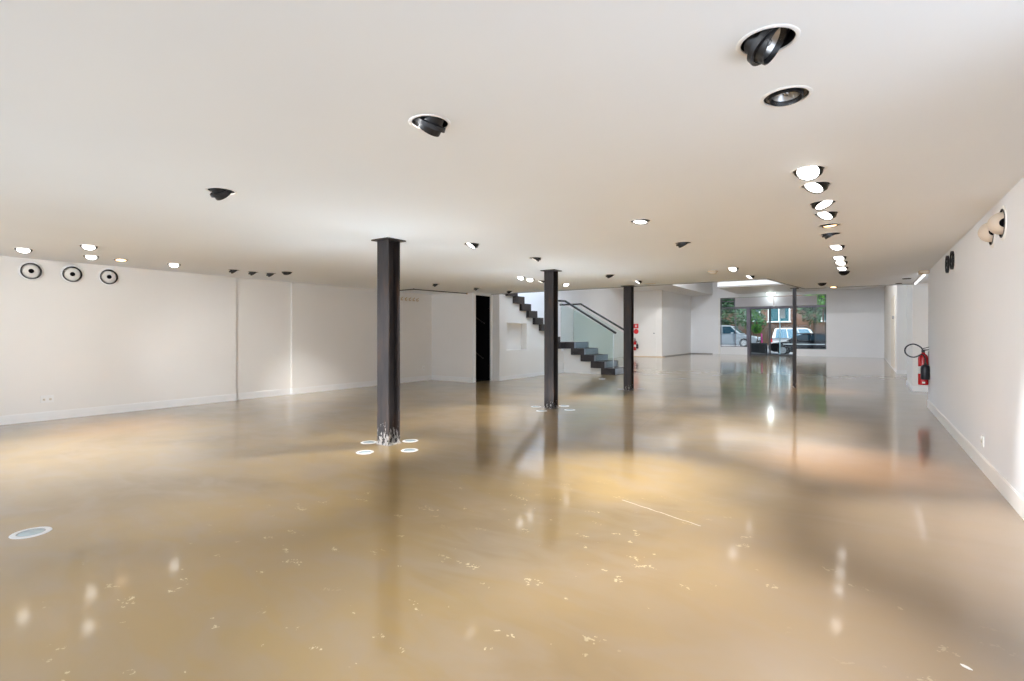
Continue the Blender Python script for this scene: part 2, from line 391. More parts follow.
def opal():
    m = bpy.data.materials.new('added_skylight'); m.use_nodes = True; t = m.node_tree
    for n in list(t.nodes): t.nodes.remove(n)
    o = t.nodes.new('ShaderNodeOutputMaterial'); b = t.nodes.new('ShaderNodeBsdfTranslucent'); b.inputs[0].default_value = (.88, .92, .97, 1)
    t.links.new(b.outputs[0], o.inputs[0]); return m
M['opal'] = opal()
struct('window_added', MB().box(-11.0, -4.0, 13.2, 19.2, 5.05, 5.06), 'opal', 'added unseen opal skylight that brightens the shopfront hall', 'skylight')  # unseen skylight, added to brighten the far hall
XW = -10.30
PR = 0.05
wl = MB().box(XW - .25, XW, 0.4, 5.27, 0, H).box(XW - .25, XW - PR, 5.27, 6.48, 0, H).box(XW - .25, XW, 6.48, 10.9, 0, H)
struct('wall_left', wl, 'wall', 'long cream-white wall with round nozzles and a recessed panel', 'wall')
def skirt(name, pts, h, label, t=.014, side=1):
    m = MB()
    for (x0, y0), (x1, y1) in zip(pts, pts[1:]):
        d = Vector((x1 - x0, y1 - y0)); L = d.length; d /= L; n = Vector((-d.y, d.x)) * side
        q = [(x0, y0), (x1, y1), (x1 + n.x * t, y1 + n.y * t), (x0 + n.x * t, y0 + n.y * t)]
        m.prism(q, 'z', 0, h)
        q2 = [(x0, y0), (x1, y1), (x1 + n.x * t * .6, y1 + n.y * t * .6), (x0 + n.x * t * .6, y0 + n.y * t * .6)]
        m.prism(q2, 'z', h, h + .008)
    return struct(name, m, 'skirting', label, 'baseboard')
skirt('baseboard_left', [(XW, 0.4), (XW, 5.27), (XW - PR, 5.27), (XW - PR, 6.48), (XW, 6.48), (XW, 10.85)], .125, 'white baseboard along the wall with round nozzles', side=-1)
# nook wall and door pillar
struct('wall_nook', MB().box(XW, -8.775, 10.85, 10.95, 0, H), 'wall', 'cream end wall of the nook beside the black doorway', 'wall')
skirt('baseboard_nook', [(XW + .01, 10.85), (-8.85, 10.85)], .125, 'white baseboard below the nook end wall', side=-1)
XD = -8.76
# wall with the dark doorway (faces the hall)
df = MB()
for a, b in ((10.843, 10.95), (11.64, 11.72)): df.box(XD - .03, XD + .012, a, b, 0, H)
df.box(XD - .029, XD + .011, 10.95, 11.64, 2.385, H)
struct('trim_4', df, 'skirting', 'white frame of the black doorway', 'door frame')
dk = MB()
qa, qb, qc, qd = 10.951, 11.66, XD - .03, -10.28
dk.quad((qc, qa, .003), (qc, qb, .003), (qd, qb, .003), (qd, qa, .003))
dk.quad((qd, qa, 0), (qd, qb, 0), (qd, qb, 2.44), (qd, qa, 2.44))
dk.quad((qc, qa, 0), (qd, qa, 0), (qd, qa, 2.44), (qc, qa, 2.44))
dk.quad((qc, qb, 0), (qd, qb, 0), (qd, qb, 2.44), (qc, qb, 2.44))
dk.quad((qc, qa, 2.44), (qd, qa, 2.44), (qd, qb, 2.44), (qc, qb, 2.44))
struct('wall_closet', dk, 'void', 'interior behind the doorway, its darkness put into black colour', 'dark closet')
hr = MB().tube([(-8.95, 11.6, 1.62), (-9.6, 11.6, 1.98)], .016)
tag(hr.make('closet_rail', 'stair', smooth=40), 'dim slanting rail high inside the black doorway', 'rail')
hr = MB().tube([(-9.0, 11.6, .62), (-9.6, 11.6, .98)], .016)
tag(hr.make('closet_rail', 'stair', smooth=40), 'dim slanting rail low inside the black doorway', 'rail')
XS = -8.50
# return wall between doorway and stair wall, then the wall under the upper flight with its niche
Z0, DZ, Y0, DY = 2.43, 0.2, 12.36, 0.365
prof = [(11.70, 0), (15.45, 0)]
zz = []
top = [(11.70, H)]
for i in range(0, 9):
    yb = Y0 + DY * i; zb = Z0 - DZ * i - .10
    if yb > 15.45: break
    top.append((yb, (Z0 - DZ * (i - 1) - .10) if i else H)); top.append((yb, zb))
top.append((15.45, top[-1][1]))
poly = prof + top[::-1]
NI = (12.06, 13.12, 0.85, 1.64)
def stairwall():
    b = bmesh.new(); vs = [Vector(p) for p in poly]; n = len(vs); es = [(i, (i + 1) % n) for i in range(n)]
    ni = [(NI[0], NI[2]), (NI[1], NI[2]), (NI[1], NI[3]), (NI[0], NI[3])]
    vs += [Vector(p) for p in ni]; es += [(n, n + 1), (n + 1, n + 2), (n + 2, n + 3), (n + 3, n)]
    ov, oe, of, *_ = delaunay_2d_cdt(vs, es, [], 2, 1e-6)
    def inside(px, py):
        c = False
        for i in range(len(poly)):
            x1, y1 = poly[i]; x2, y2 = poly[(i + 1) % len(poly)]
            if (y1 > py) != (y2 > py) and px < (x2 - x1) * (py - y1) / (y2 - y1) + x1: c = not c
        return c
    bv = [b.verts.new((XS, v.x, v.y)) for v in ov]
    for f in of:
        cx = sum(ov[i].x for i in f) / 3; cy = sum(ov[i].y for i in f) / 3
        if inside(cx, cy) and not (NI[0] < cx < NI[1] and NI[2] < cy < NI[3]): b.faces.new([bv[i] for i in f])
    m = MB(); m.b.free(); m.b = b
    a0, a1, c0, c1 = NI; d = XS - .2
    m.quad((d, a0, c0), (d, a1, c0), (d, a1, c1), (d, a0, c1))
    m.quad((XS, a0, c0), (d, a0, c0), (d, a0, c1), (XS, a0, c1)); m.quad((XS, a1, c0), (d, a1, c0), (d, a1, c1), (XS, a1, c1))
    m.quad((XS, a0, c0), (XS, a1, c0), (d, a1, c0), (d, a0, c0)); m.quad((XS, a0, c1), (XS, a1, c1), (d, a1, c1), (d, a0, c1))
    # return towards the doorway, back face
    m.quad((XS, 11.70, 0), (XD - .02, 11.70, 0), (XD - .02, 11.70, H), (XS, 11.70, H))
    return m
struct('wall_stair', stairwall(), 'wall', 'cream wall below the rising stairs with a square niche', 'wall')
skirt('baseboard_stair', [(XS, 11.72), (XS, 15.45)], .10, 'white baseboard below the stair wall with the niche', side=-1)
# front wall below the lower flight
lp = [(-8.5, 0), (-6.95, 0)]
XF, DX, RZ = -6.58, 0.367, 0.208
tp = [(-6.95, .10)]
for k in range(1, 5):
    xa = XF - DX * k - .12 ; tp += [(xa, RZ * k - .10), (xa, RZ * (k + 1) - .10)]
tp = [p for p in tp if p[0] > -8.45] + [(-8.5, RZ * 5 - .10)]
struct('wall_flight', MB().prism(lp + tp, 'y', 15.46, 15.56), 'wall', 'cream wall below the lowest steps', 'wall')

# far left wall of the stairwell and shopfront hall
XL = -11.40
struct('wall_stairwell', MB().box(XL - .15, XL, 11.7, 29.05, 0, 5), 'wall_cool', 'tall white wall behind the stairs', 'wall')
struct('wall_side_entry', MB().box(XL - .1, -9.6, 29.05, 29.2, 0, 5), 'wall', 'pale wall holding the plain white side door', 'wall')
struct('wall_return', MB().box(-9.75, -9.6, 29.2, 35.0, 0, 5), 'wall_cool', 'white return wall running from side door to shopfront', 'wall')
skirt('baseboard_return', [(-9.6, 29.06), (-9.6, 35.0)], .10, 'baseboard on the white return wall', side=-1)
struct('trim_5', MB().box(-9.6, -8.2, 34.97, 34.999, 0, .06).box(-9.59, -9.55, 29.3, 35.0, 0, .05), 'grey', 'grey strip at the foot of the far walls', 'baseboard')
struct('trim_6', MB().box(XL, -9.4, 28.62, 29.04, 0, .035), 'beige', 'low beige threshold step before the side door', 'threshold')
struct('trim_7', MB().box(XL - .1, -8.2, 25.5, 35.0, 3.85, 4.99), 'wall_cool', 'boxed bulkhead under the high ceiling beside the shopfront', 'bulkhead')
struct('trim_8', MB().box(-6.68, 0.86, 29.6, 34.95, 3.85, 4.99), 'wall_cool', 'deep white bulkhead over the shopfront', 'bulkhead')
struct('trim_9', MB().box(-6.68, 0.86, 29.57, 29.60, 3.85, 3.92), 'grey', 'grey strip drawn as the shadow line along the shopfront bulkhead', 'trim')  # dark strip drawn for the shadow line at the bulkhead edge
# shopfront wall
wf = MB().box(-9.75, -7.78, 35.0, 35.25, 0, 5).box(-1.86, 1.8, 35.0, 35.25, 0, 5).box(-7.78, -1.86, 35.0, 35.25, 3.66, 5)
struct('wall_shopfront', wf, 'wall_cool', 'white end wall around the shopfront glazing', 'wall')
struct('wall_sill', MB().box(-7.78, -6.12, 35.02, 35.22, 0, .50), 'wall_cool', 'low white sill wall below the window with the silver car', 'sill wall')
struct('wall_sill', MB().box(-3.45, -1.86, 35.02, 35.22, 0, .42), 'wall_cool', 'low white sill wall below the window with the black car', 'sill wall')
struct('trim_10', MB().box(-7.83, -7.72, 34.93, 35.0, 0, 3.66), 'skirting', 'white jamb edge beside the window with the silver car', 'trim')
struct('wall_sky_blocker', MB().box(-30, 26, 35.26, 35.5, 3.75, 10.5).box(-30, -11.6, 35.26, 35.5, -.3, 3.75).box(1.8, 26, 35.26, 35.5, -.3, 3.75), 'brick', 'unseen outer front of the building, added to block sky light', 'facade')  # unseen upper front, added to keep sky light off the street
# right hand side
struct('wall_right', MB().box(0.94, 1.12, 2.4, 11.87, 0, H), 'wall_cool', 'long bright white wall carrying the red fire extinguisher', 'wall')
skirt('baseboard_right', [(0.94, 2.4), (0.94, 11.87)], .13, 'white baseboard below the bright white wall with the extinguisher', side=1)
struct('wall_pier', MB().box(0.90, 1.7, 14.95, 16.85, 0, 5), 'wall', 'first white pier past the extinguisher', 'pier')
skirt('baseboard_pier', [(1.7, 14.95), (0.90, 14.95), (0.90, 16.85)], .11, 'white baseboard around the first pier past the extinguisher', side=-1 * -1)
struct('wall_far_right', MB().box(0.88, 1.7, 21.3, 35.0, 0, 5), 'wall', 'second white pier wall reaching the shopfront', 'pier wall')
skirt('baseboard_far', [(1.7, 21.3), (0.88, 21.3), (0.88, 35.0)], .11, 'white baseboard of the second pier wall', side=1)
struct('wall_outer', MB().box(1.6, 1.75, 11.6, 35.0, 0, 5), 'wall', 'back of the recess behind the piers', 'wall')

# doors
d2 = MB().box(-10.95, -9.93, 29.02, 29.05, 0.03, 2.58).box(-10.98, -10.955, 29.03, 29.05, 0, 2.62).box(-9.925, -9.90, 29.03, 29.05, 0, 2.62).box(-10.98, -9.90, 29.03, 29.05, 2.585, 2.62)
sd = struct('door_1', d2, 'wall', 'plain white side door beside the far extinguisher', 'door')
MB().lathe([(0, 0), (.035, 0), (.035, .012), (.012, .016), (.012, .05), (.03, .06), (.03, .085), (0, .09)], 16, T(-10.03, 29.02, 1.36) @ Matrix.Rotation(PI / 2, 4, 'X')).make('door_handle', 'grey', sd, 40)
d3 = MB().box(.862, .88, 22.85, 25.6, 0.05, 2.72)
sd = struct('door_2', d3, 'cream', 'narrow cream door set in the second pier wall', 'door')
MB().box(.80, .862, 22.98, 23.06, 1.86, 1.98, .01).make('door_handle', 'grey', sd)

# ------------------------------------------------------------------ shopfront glazing
YG = 35.12
def framed(name, x0, x1, z0, z1, mulls, label, cat, m='frame', t=.06, rails=()):
    f = MB().box(x0, x0 + t, YG - .04, YG + .04, z0, z1).box(x1 - t, x1, YG - .04, YG + .04, z0, z1).box(x0 + t, x1 - t, YG - .04, YG + .04, z1 - t, z1).box(x0 + t, x1 - t, YG - .04, YG + .04, z0, z0 + t)
    for x in mulls: f.box(x - .02, x + .02, YG - .03, YG + .03, z0 + t, z1 - t)
    for z in rails: f.box(x0 + t, x1 - t, YG - .03, YG + .03, z - .03, z + .03)
    o = struct(name, f, m, label, cat)
    MB().box(x0 + t, x1 - t, YG - .006, YG + .006, z0 + t, z1 - t).make('pane', 'glass', o)
    return o
framed('window_1', -7.72, -6.14, .50, 2.96, (-6.84,), 'shopfront window showing the silver car', 'window', 'frame', .035)
framed('window_2', -3.43, -1.88, .42, 2.92, (-2.42,), 'shopfront window showing the black car', 'window', 'darkframe', .035, (1.35,))
framed('window_3', -7.72, -6.86, 3.0, 3.62, (), 'small transom window over the silver car window', 'transom window', 'frame', .05, (3.42,))
framed('window_4', -2.30, -1.88, 2.98, 3.62, (), 'small transom window over the black car window', 'transom window', 'frame', .04)
dp = MB().box(-6.12, -5.96, YG - .09, YG + .06, 0, 3.0)
struct('trim_11', dp, 'frame', 'dark purple-grey shopfront post beside the glass doors', 'post')
struct('trim_12', MB().box(-6.86, -1.86, YG - .08, YG + .05, 2.92, 3.02), 'frame', 'dark transom bar over the glass doors', 'trim')
struct('trim_13', MB().box(-3.53, -3.43, YG - .08, YG + .06, 0, 2.95), 'frame', 'slim frame post between glass doors and black car window', 'post')
for k, (a, b, lab) in enumerate(((-5.95, -4.86, 'glass entrance door in front of the black planter'), (-4.84, -3.54, 'glass entrance door in front of the white wagon'))):
    o = framed('door_%d' % (k + 3), a, b, .02, 2.92, (), lab, 'glass door', 'darkframe', .05)
    x = b - .12 if k == 0 else a + .12
    MB().tube([(x, YG - .05, .95), (x, YG - .10, .97), (x, YG - .10, 1.45), (x, YG - .05, 1.47)], .016).make('pull_handle', 'darkframe', o, 40)
struct('trim_14', MB().box(-5.96, -3.45, 34.9, 35.2, 0, .022), 'darkframe', 'dark threshold below the glass doors', 'threshold')
for a, b, z0, lab in ((-6.80, -4.62, 3.05, 'lavender-grey fascia board over the first glass door'), (-4.58, -2.32, 3.03, 'lavender-grey fascia board beside the small transom with green leaves')):
    t = thing('fascia_board', lab, 'fascia board', ((a + b) / 2, 34.952, z0), group='fascia boards over the glass doors')
    w = (b - a) / 2
    MB().box(-w, w, -.05, .05, 0, .57, .01).make('board', 'panel', t); MB().box(-w, w, -.06, .055, -.03, 0).make('edge_strip', 'grey', t)
# luminous oval ceiling light on the bulkhead
t = thing('ceiling_light', 'glowing oval light under the bulkhead above the glass doors', 'ceiling light', (-4.72, 34.55, 3.85))
MB().lathe([(0.0, 0), (.30, 0), (.30, -.03), (.26, -.04)], 32).make('rim', 'white', t, 40)
MB().lathe([(.26, -.035), (.24, -.10), (.15, -.15), (0, -.17)], 32).make('diffuser', mat('oyster_glow', (.9, .9, .9), .4, emit=(.86, 1, .95), estr=3.0), t, 60)
L = bpy.data.lights.new('ceiling_light_glow', 'POINT'); L.energy = 6; L.color = (.9, 1, .97); L.shadow_soft_size = .15
lo = bpy.data.objects.new('ceiling_light_glow', L); C.objects.link(lo); lo.parent = t; lo.location = (0, 0, -.35)

# ------------------------------------------------------------------ steel columns
def column(x, y, wx, wy, label, m='steel2'):
    t = thing('steel_column', label, 'column', (x, y, 0), group='exposed steel columns'); t['kind'] = 'thing'
    hx, hy, tf, tw = wx / 2, wy / 2, .016, .012
    p = [(-hx, -hy), (hx, -hy), (hx, -hy + tf), (tw / 2, -hy + tf), (tw / 2, hy - tf), (hx, hy - tf), (hx, hy), (-hx, hy), (-hx, hy - tf), (-tw / 2, hy - tf), (-tw / 2, -hy + tf), (-hx, -hy + tf)]
    MB().prism(p, 'z', 0.012, H - .012).make('shaft', m, t)
    b = MB().box(-hx - .01, hx + .01, -hy - .01, hy + .01, 0, .012); b.make('base_plate', m, t)
    MB().box(-hx - .05, hx + .05, -hy - .05, hy + .05, H - .014, H).make('top_plate', 'steel2', t)
    return t
column(-4.725, 4.235, .195, .185, 'dark steel H-section column with white paint splashes at its foot', 'steel')
column(-4.60, 7.90, .185, .17, 'dark steel H-section column standing in front of the stairs')
column(-4.58, 11.48, .185, .17, 'dark steel H-section column beside the bottom step and far extinguisher')
column(-1.43, 14.35, .075, .12, 'slim dark steel column in front of the glass entrance')

# ------------------------------------------------------------------ staircase
M['stairedge'] = speckled('glass_edge_strip', (.50, .55, .56), .02, 9, .4)
st = thing('staircase', 'dark folded-plate staircase with glass balustrades turning up into the ceiling', 'staircase', (0, 0, 0))
st['kind'] = 'thing'
YA, YE = 15.35, 16.45
k = 5
prf = []
# zigzag box-step profile of the lower flight (x,z)
topz = [(XF, 0.0), (XF, RZ)]
for k in range(1, 5): topz += [(XF - DX * k, RZ * k), (XF - DX * k, RZ * (k + 1))]
topz += [(-8.62, RZ * 5)]
TH = .215; OV = .125
bot = [(-8.62, RZ * 5 - TH)]
for k in range(4, 0, -1):
    xe = XF - DX * k - OV
    bot += [(xe, RZ * (k + 1) - TH), (xe, RZ * k - TH)]
bot += [(XF - DX * 0 - DX - OV, 0.0)] if False else []
pp = topz + bot
pp = [p for i, p in enumerate(pp) if i == 0 or p != pp[i - 1]]
pp = pp[:-1] + [(XF - DX - OV, 0.0)]
MB().prism(pp, 'y', YA, YE).make('lower_flight', 'stair', st)
# riser faces of the lower flight, the light on them put into the colour
M['riser'] = speckled('riser_bluegrey', (0.34, 0.38, 0.44), 0.05, 9, 0.4)
for k in range(5):
    x = XF - DX * k
    o = MB().box(x, x + .006, YA + .01, YE - .01, RZ * k + .012, RZ * (k + 1) - .004).make('riser', 'riser', st)
    o['label'] = 'pale blue-grey riser face'
    o = MB().box(x - DX + .01, x - .01, YA + .02, YE - .02, RZ * (k + 1) + .0005, RZ * (k + 1) + .004).make('tread', 'stair', st)
MB().box(-11.38, -8.40, 15.04, YE, RZ * 5 - TH, RZ * 5).make('landing', 'stair', st)
# upper flight (y,z), seen from its side
XE = XS + .10
tp2 = []
for i in range(-2, 7):
    tp2 += [(Y0 + DY * i + .49 - DY, Z0 - DZ * i), (Y0 + DY * i + .49, Z0 - DZ * i)]
bt2 = []
for i in range(6, -3, -1):
    bt2 += [(Y0 + DY * i + (DY if i < 6 else .49), Z0 - DZ * i - .215 ), (Y0 + DY * i, Z0 - DZ * i - .215)]
# close at the upper landing slab
uf = tp2 + bt2
MB().prism(uf, 'x', -10.2, XE).make('upper_flight', 'stair', st)
def slope_rail(pts, r, nm='handrail'):
    return MB().tube(pts, r, 10).make(nm, 'rail', st, 40)
slope_rail([(-8.71, YA + .12, 2.47), (-8.46, YA + .12, 2.45), (-6.60, YA + .12, 1.345)], .036)
slope_rail([(-9.18, YE - .05, 2.385), (-8.33, YE - .05, 2.385), (-6.50, YE - .05, 1.345)], .032)
def glass_panel(y, x0, x1, zoff):
    # sloped pane that follows the nosings
    s = 1.105 / 1.86
    zt = lambda x: 1.345 + s * (-6.60 - x) - .06
    P = [(x1, max(.24, RZ * 1 + .02)), (x1, zt(x1)), (x0, min(zt(x0), 2.40)), (x0, RZ * 5 + .02)]
    stp = []
    for k in range(4, 0, -1):
        stp += [(XF - DX * k + .0 - .02, RZ * (k + 1) + .012), (XF - DX * k + .008, RZ * k + .012)]
    P = P + stp
    P2 = [p for p in P if p[0] <= x1 + 1e-6]
    o = MB().prism(P2, 'y', y - .006, y + .006).make('glass_panel', 'stairglass', st); o['label'] = 'clear glass balustrade pane'; return o
glass_panel(YA + .12, -8.62, -6.68, 0)
glass_panel(YE - .05, -8.62, -6.68, 0)
for y in (YA + .12, YE - .05):
    MB().box(-6.70, -6.675, y - .012, y + .012, RZ + .006, 1.36).make('glass_edge', 'stairedge', st)

# ------------------------------------------------------------------ downlights
def dl_meshes():
    q = {}
    a = MB().lathe([(RH - .002, .004), (RH - .002, -.003), (.107, -.004), (.112, -.001), (.112, .0)], 40).make('trim_ring', 'white', None, 40); q['trim'] = a.data
    b = MB().lathe([(RH - .001, -.002), (RH - .001, .15), (0, .15)], 32).make('housing', 'black', None, 40); q['house'] = b.data
    # tilting lamp head, mouth at z=-0.03 looking down -Z
    c = MB().lathe([(0, .075), (.045, .072), (.058, .06), (.062, .02), (.072, .012), (.074, -.030), (.069, -.032), (.066, -.020), (.060, -.012)], 36).make('lamp_head', 'black', None, 40); q['head'] = c.data
    d = MB().lathe([(.088, -.016), (.088, .006), (.0755, .006), (.0755, -.016)], 36, None, True).make('gimbal_ring', 'black', None, 40); q['gim'] = d.data
    e = MB().lathe([(.068, -.0235), (.052, .008), (.03, .03), (.014, .036)], 32).make('reflector', 'chrome', None, 60); q['refl'] = e.data
    f = MB().lathe([(.016, .034), (.016, -.004), (.010, -.012), (0, -.014)], 16).make('bulb', 'darklens', None, 60); q['bulb'] = f.data
    for s in ('lit', 'litwarm', 'litdim', 'litstar'):
        g = MB().lathe([(.0665, -.024), (.05, -.030), (.03, -.033), (0, -.034)], 32).make('glowing_lens', s, None, 60); q[s] = g.data
        bpy.data.objects.remove(g)
    for o in (a, b, c, d, e, f): bpy.data.objects.remove(o)
    return q
DM = dl_meshes()
def child(name, me, parent, mtx=None):
    o = bpy.data.objects.new(name, me); C.objects.link(o); o.parent = parent
    if mtx is not None: o.matrix_local = mtx
    return o
def make_dl(x, y, state, tgt, label, group, power=None, z=H, cone=54, col=None):
    t = thing('ceiling_downlight', label, 'downlight', (x, y, z), group=group)
    child('trim_ring', DM['trim'], t); child('housing', DM['house'], t)
    d = Vector((tgt[0] - x, tgt[1] - y, tgt[2] - z)).normalized()
    tilt = math.acos(max(-1, min(1, -d.z)))
    mx = T(0, 0, .020 - .028 * math.sin(tilt)) @ aim(d)
    child('gimbal_ring', DM['gim'], t, T(0, 0, .02 - .028 * math.sin(tilt)) @ aim(Vector((d.x * .55, d.y * .55, d.z))))
    h = child('lamp_head', DM['head'], t, mx)
    if state == 'off':
        child('reflector', DM['refl'], h); child('bulb', DM['bulb'], h)
    else:
        child('glowing_lens', DM[{'lit': 'lit', 'warm': 'litwarm', 'dim': 'litdim', 'star': 'litstar'}[state]], h)
        L = bpy.data.lights.new('downlight_beam', 'SPOT')
        L.energy = power or BOOST.get((x, y), 1) * {'lit': LIT, 'warm': LIT * 1.0, 'dim': LIT * .45, 'star': LIT * 1.2}[state]
        L.color = {'lit': (.97, .98, 1.0), 'warm': (1, .66, .36), 'dim': (1, .88, .74), 'star': (1, .96, .9)}[state]
        L.spot_size = math.radians(cone); L.color = col or L.color; L.spot_blend = 1.0; L.shadow_soft_size = .05
        lo = bpy.data.objects.new('downlight_beam', L); C.objects.link(lo); lo.parent = h; lo.location = (0, 0, -.055)
    return t
LIT = 235
HI = 400
BOOST = {(-1.85, 4.95): 1.5, (-5.57, 10.23): 1.4, (-0.31, 4.51): 1.2, (-0.30, 5.16): 1.3, (-0.30, 5.63): 1.2, (-0.30, 6.25): 1.3, (-1.86, 9.37): 1.3, (-8.68, 5.36): .75}
for x, y, s, tg, lab in DL: make_dl(x, y, s, tg, lab, 'gimbal downlights in the low ceiling')
for x, y, tg in OFFF: make_dl(x, y, 'lit', tg, 'unseen lit gimbal downlight in the ceiling behind the camera', 'downlights behind the camera', 85 if tg[2] == 0 else {-1.9: 260, -4.1: 800, -5.0: 1350, -6.6: 200, -6.2: 300}[x], cone=54 if tg[2] == 0 else 32 if x == -6.2 else 60 if tg[0] < -9 else 36)

for x, y, tx, ty in ((-7.4, 21.5, -8.6, 27), (-3.6, 21.5, -3.0, 27), (-6.6, 25.0, -8.0, 31), (-3.4, 25.0, -3.4, 31), (-0.8, 21.5, 0.0, 25)):  # unseen lamps added above the slab to brighten the far hall
    make_dl(x, y, 'lit', (tx, ty, 0), 'added unseen downlight brightening the shopfront hall from the upper ceiling', 'added downlights in the upper ceiling', HI, 5.0, 120, (.93, .96, 1.0))
# ------------------------------------------------------------------ round jet air nozzles
def nozzle(loc, face, label, group, out, dark=False, turn=(0, 0), flat=False):
    """face: +1 looks along +X, -1 along -X; out = how far the ball bulges."""
    t = thing('air_nozzle', label, 'air nozzle', (loc[0] - face * .002, loc[1], loc[2]), 0 if face > 0 else PI, group)
    R = Matrix.Rotation(PI / 2, 4, 'Y')      # lathe Z -> +X
    MB().lathe([(.118, 0), (.118, .010), (.142, .008), (.147, 0)], 40, R).make('flange', 'white', t, 40)
    c = .035 if dark else .04 if flat else .014
    MB().lathe([(.119, .001), (.119, c), (.112, c), (.110, .002), (0, .002)], 40, R).make('throat_ring', 'black', t, 40)
    if flat:      # shallow dished ball seen through the ring
        pr = [(.104 * math.cos(a * PI / 16), .004 + .026 * math.sin(a * PI / 16)) for a in range(0, 7)] + [(.034, .030), (.033, .012)]
        b = MB().lathe(pr, 40, R).make('swivel_ball', 'black' if dark else 'wall', t, 50)
        MB().lathe([(.033, .0285), (.026, .008), (0, .006)], 24, R).make('nozzle_mouth', 'void', b, 50)
        return t
    br = .092; cx = out - br
    hole = .034; thh = math.asin(hole / br); n = 16
    pr = [(br * math.sin(thh + (2.7 - thh) * i / n), cx + br * math.cos(thh + (2.7 - thh) * i / n)) for i in range(n, -1, -1)] + [(hole * .93, cx + br * math.cos(thh) - .02)]
    ro = T(cx, 0, 0) @ Matrix.Rotation(turn[0], 4, 'Z') @ Matrix.Rotation(turn[1], 4, 'Y') @ T(-cx, 0, 0)
    b = MB().lathe(pr, 40, ro @ R).make('swivel_ball', 'ballcream', t, 50)
    MB().lathe([(hole * 1.08, cx + br * .92), (hole * 1.08, cx + br * 1.0), (hole * .95, cx + br * 1.0), (hole * .8, cx + br * .80), (0, cx + br * .78)], 24, ro @ R).make('nozzle_mouth', 'void', b, 50)
    return t
for y, lab in ((2.225, 'first round white air nozzle in the row of three, near the wall socket'), (2.71, 'middle round white air nozzle in the row of three'), (3.185, 'third round white air nozzle in the row of three, under the amber downlight')):
    o = nozzle((XW, y, 2.262), 1, lab, 'round air nozzles on the cream wall', .042, flat=True)
nozzle((.94, 5.79, 2.235), -1, 'bulging cream air nozzle on the bright wall, the bigger-looking of two balls', 'round air nozzles on the bright wall', .10, turn=(1.62, .1))
nozzle((.94, 6.22, 2.235), -1, 'bulging cream air nozzle half behind another ball on the bright wall', 'round air nozzles on the bright wall', .10, turn=(1.62, .1))
nozzle((.94, 8.62, 2.265), -1, 'dark flat air nozzle on the bright wall, nearer the two cream balls', 'round air nozzles on the bright wall', .055, True, flat=True)
nozzle((.94, 9.08, 2.265), -1, 'dark flat air nozzle on the bright wall, nearer the fire extinguisher', 'round air nozzles on the bright wall', .055, True, flat=True)

# ------------------------------------------------------------------ sockets, hooks, track, detectors
def socket(loc, face, w, h, label, n):
    t = thing('wall_socket', label, 'socket', (loc[0] - face * .002, loc[1], loc[2]), 0 if face > 0 else PI)
    MB().box(0, .012, -w / 2, w / 2, -h / 2, h / 2, .004).make('cover_plate', 'white', t)
    for i in range(n):
        y = (i - (n - 1) / 2) * w * .48
        s = MB().box(.012, .016, y - .016, y + .016, -.022, .012, .003).make('outlet_insert', 'cream', t)
        MB().box(.0155, .017, y - .008, y - .005, -.01, .004).box(.0155, .017, y + .005, y + .008, -.01, .004).box(.0155, .017, y - .0015, y + .0015, -.02, -.012).make('pin_slots', 'void', s)
        MB().box(.012, .02, y - .006, y + .006, h * .18, h * .36, .002).make('switch', 'white', t)
    return t
socket((XW, 2.41, .325), 1, .155, .11, 'white double wall socket below the round air nozzles', 2)
socket((XW, 10.52, .36), 1, .075, .115, 'small white wall socket below the coat hooks', 1)
s = socket((.94, 6.66, .285), -1, .12, .105, 'white wall socket low on the bright wall past the extinguisher', 1)
for c in s.children:
    pass
hook0 = None
HL = ['first coat hook in the row of five, beside the splashed column', 'second coat hook in the row of five', 'middle coat hook in the row of five', 'fourth coat hook in the row of five', 'last coat hook in the row of five, towards the nook corner']
for i, y in enumerate((9.67, 9.82, 9.965, 10.11, 10.25)):
    if hook0 is None:
        hook0 = thing('coat_hook', HL[i], 'hook', (XW, y, 2.265), group='coat hooks on the nook wall')
        MB().box(0, .008, -.018, .018, -.035, .035, .003).make('mounting_plate', 'beige', hook0)
        MB().tube([(.006, 0, .02), (.05, 0, .03), (.075, 0, .055)], .007).tube([(.006, 0, -.01), (.04, 0, -.035), (.065, 0, -.03), (.075, 0, -.005)], .007).make('prong', 'brass', hook0, 40)
    else:
        h = copy_tree(hook0); h.location = (XW, y, 2.265); h['label'] = HL[i]
tr = thing('curtain_track', 'thin dark L-shaped curtain track under the ceiling of the nook', 'curtain track', (-9.2, 9.06, H - .025))
MB().tube([(XW + 9.2, 0, 0), (-.02, 0, 0), (0, .02, 0), (0.24, 1.75, 0)], .012).make('rod', 'stair', tr, 40)
MB().tube([(0, 0, .025), (0, 0, 0)], .008).make('hanger', 'stair', tr, 40)
MB().lathe([(0, 0), (.022, 0), (.022, .02), (0, .02)], 16, T(.24, 1.77, 0) @ Matrix.Rotation(PI / 2, 4, 'X')).make('end_bracket', 'brass', tr, 40)
MB().lathe([(0, 0), (.022, 0), (.022, .02), (0, .02)], 16, T(XW + 9.2, 0, 0) @ Matrix.Rotation(PI / 2, 4, 'Y')).make('wall_bracket', 'brass', tr, 40)
t = thing('smoke_detector', 'beige domed smoke detector on the low ceiling', 'smoke detector', (-2.25, 9.61, H))
MB().lathe([(0, 0), (.085, 0), (.085, -.015), (.06, -.017)], 32).make('base', 'beige', t, 40)
MB().lathe([(.07, -.015), (.068, -.035), (.045, -.055), (0, -.06)], 32).make('sensor_dome', 'cream', t, 60)
t = thing('ceiling_cover', 'flat pale round cover plate near the third steel column', 'cover plate', (-3.96, 11.19, H))
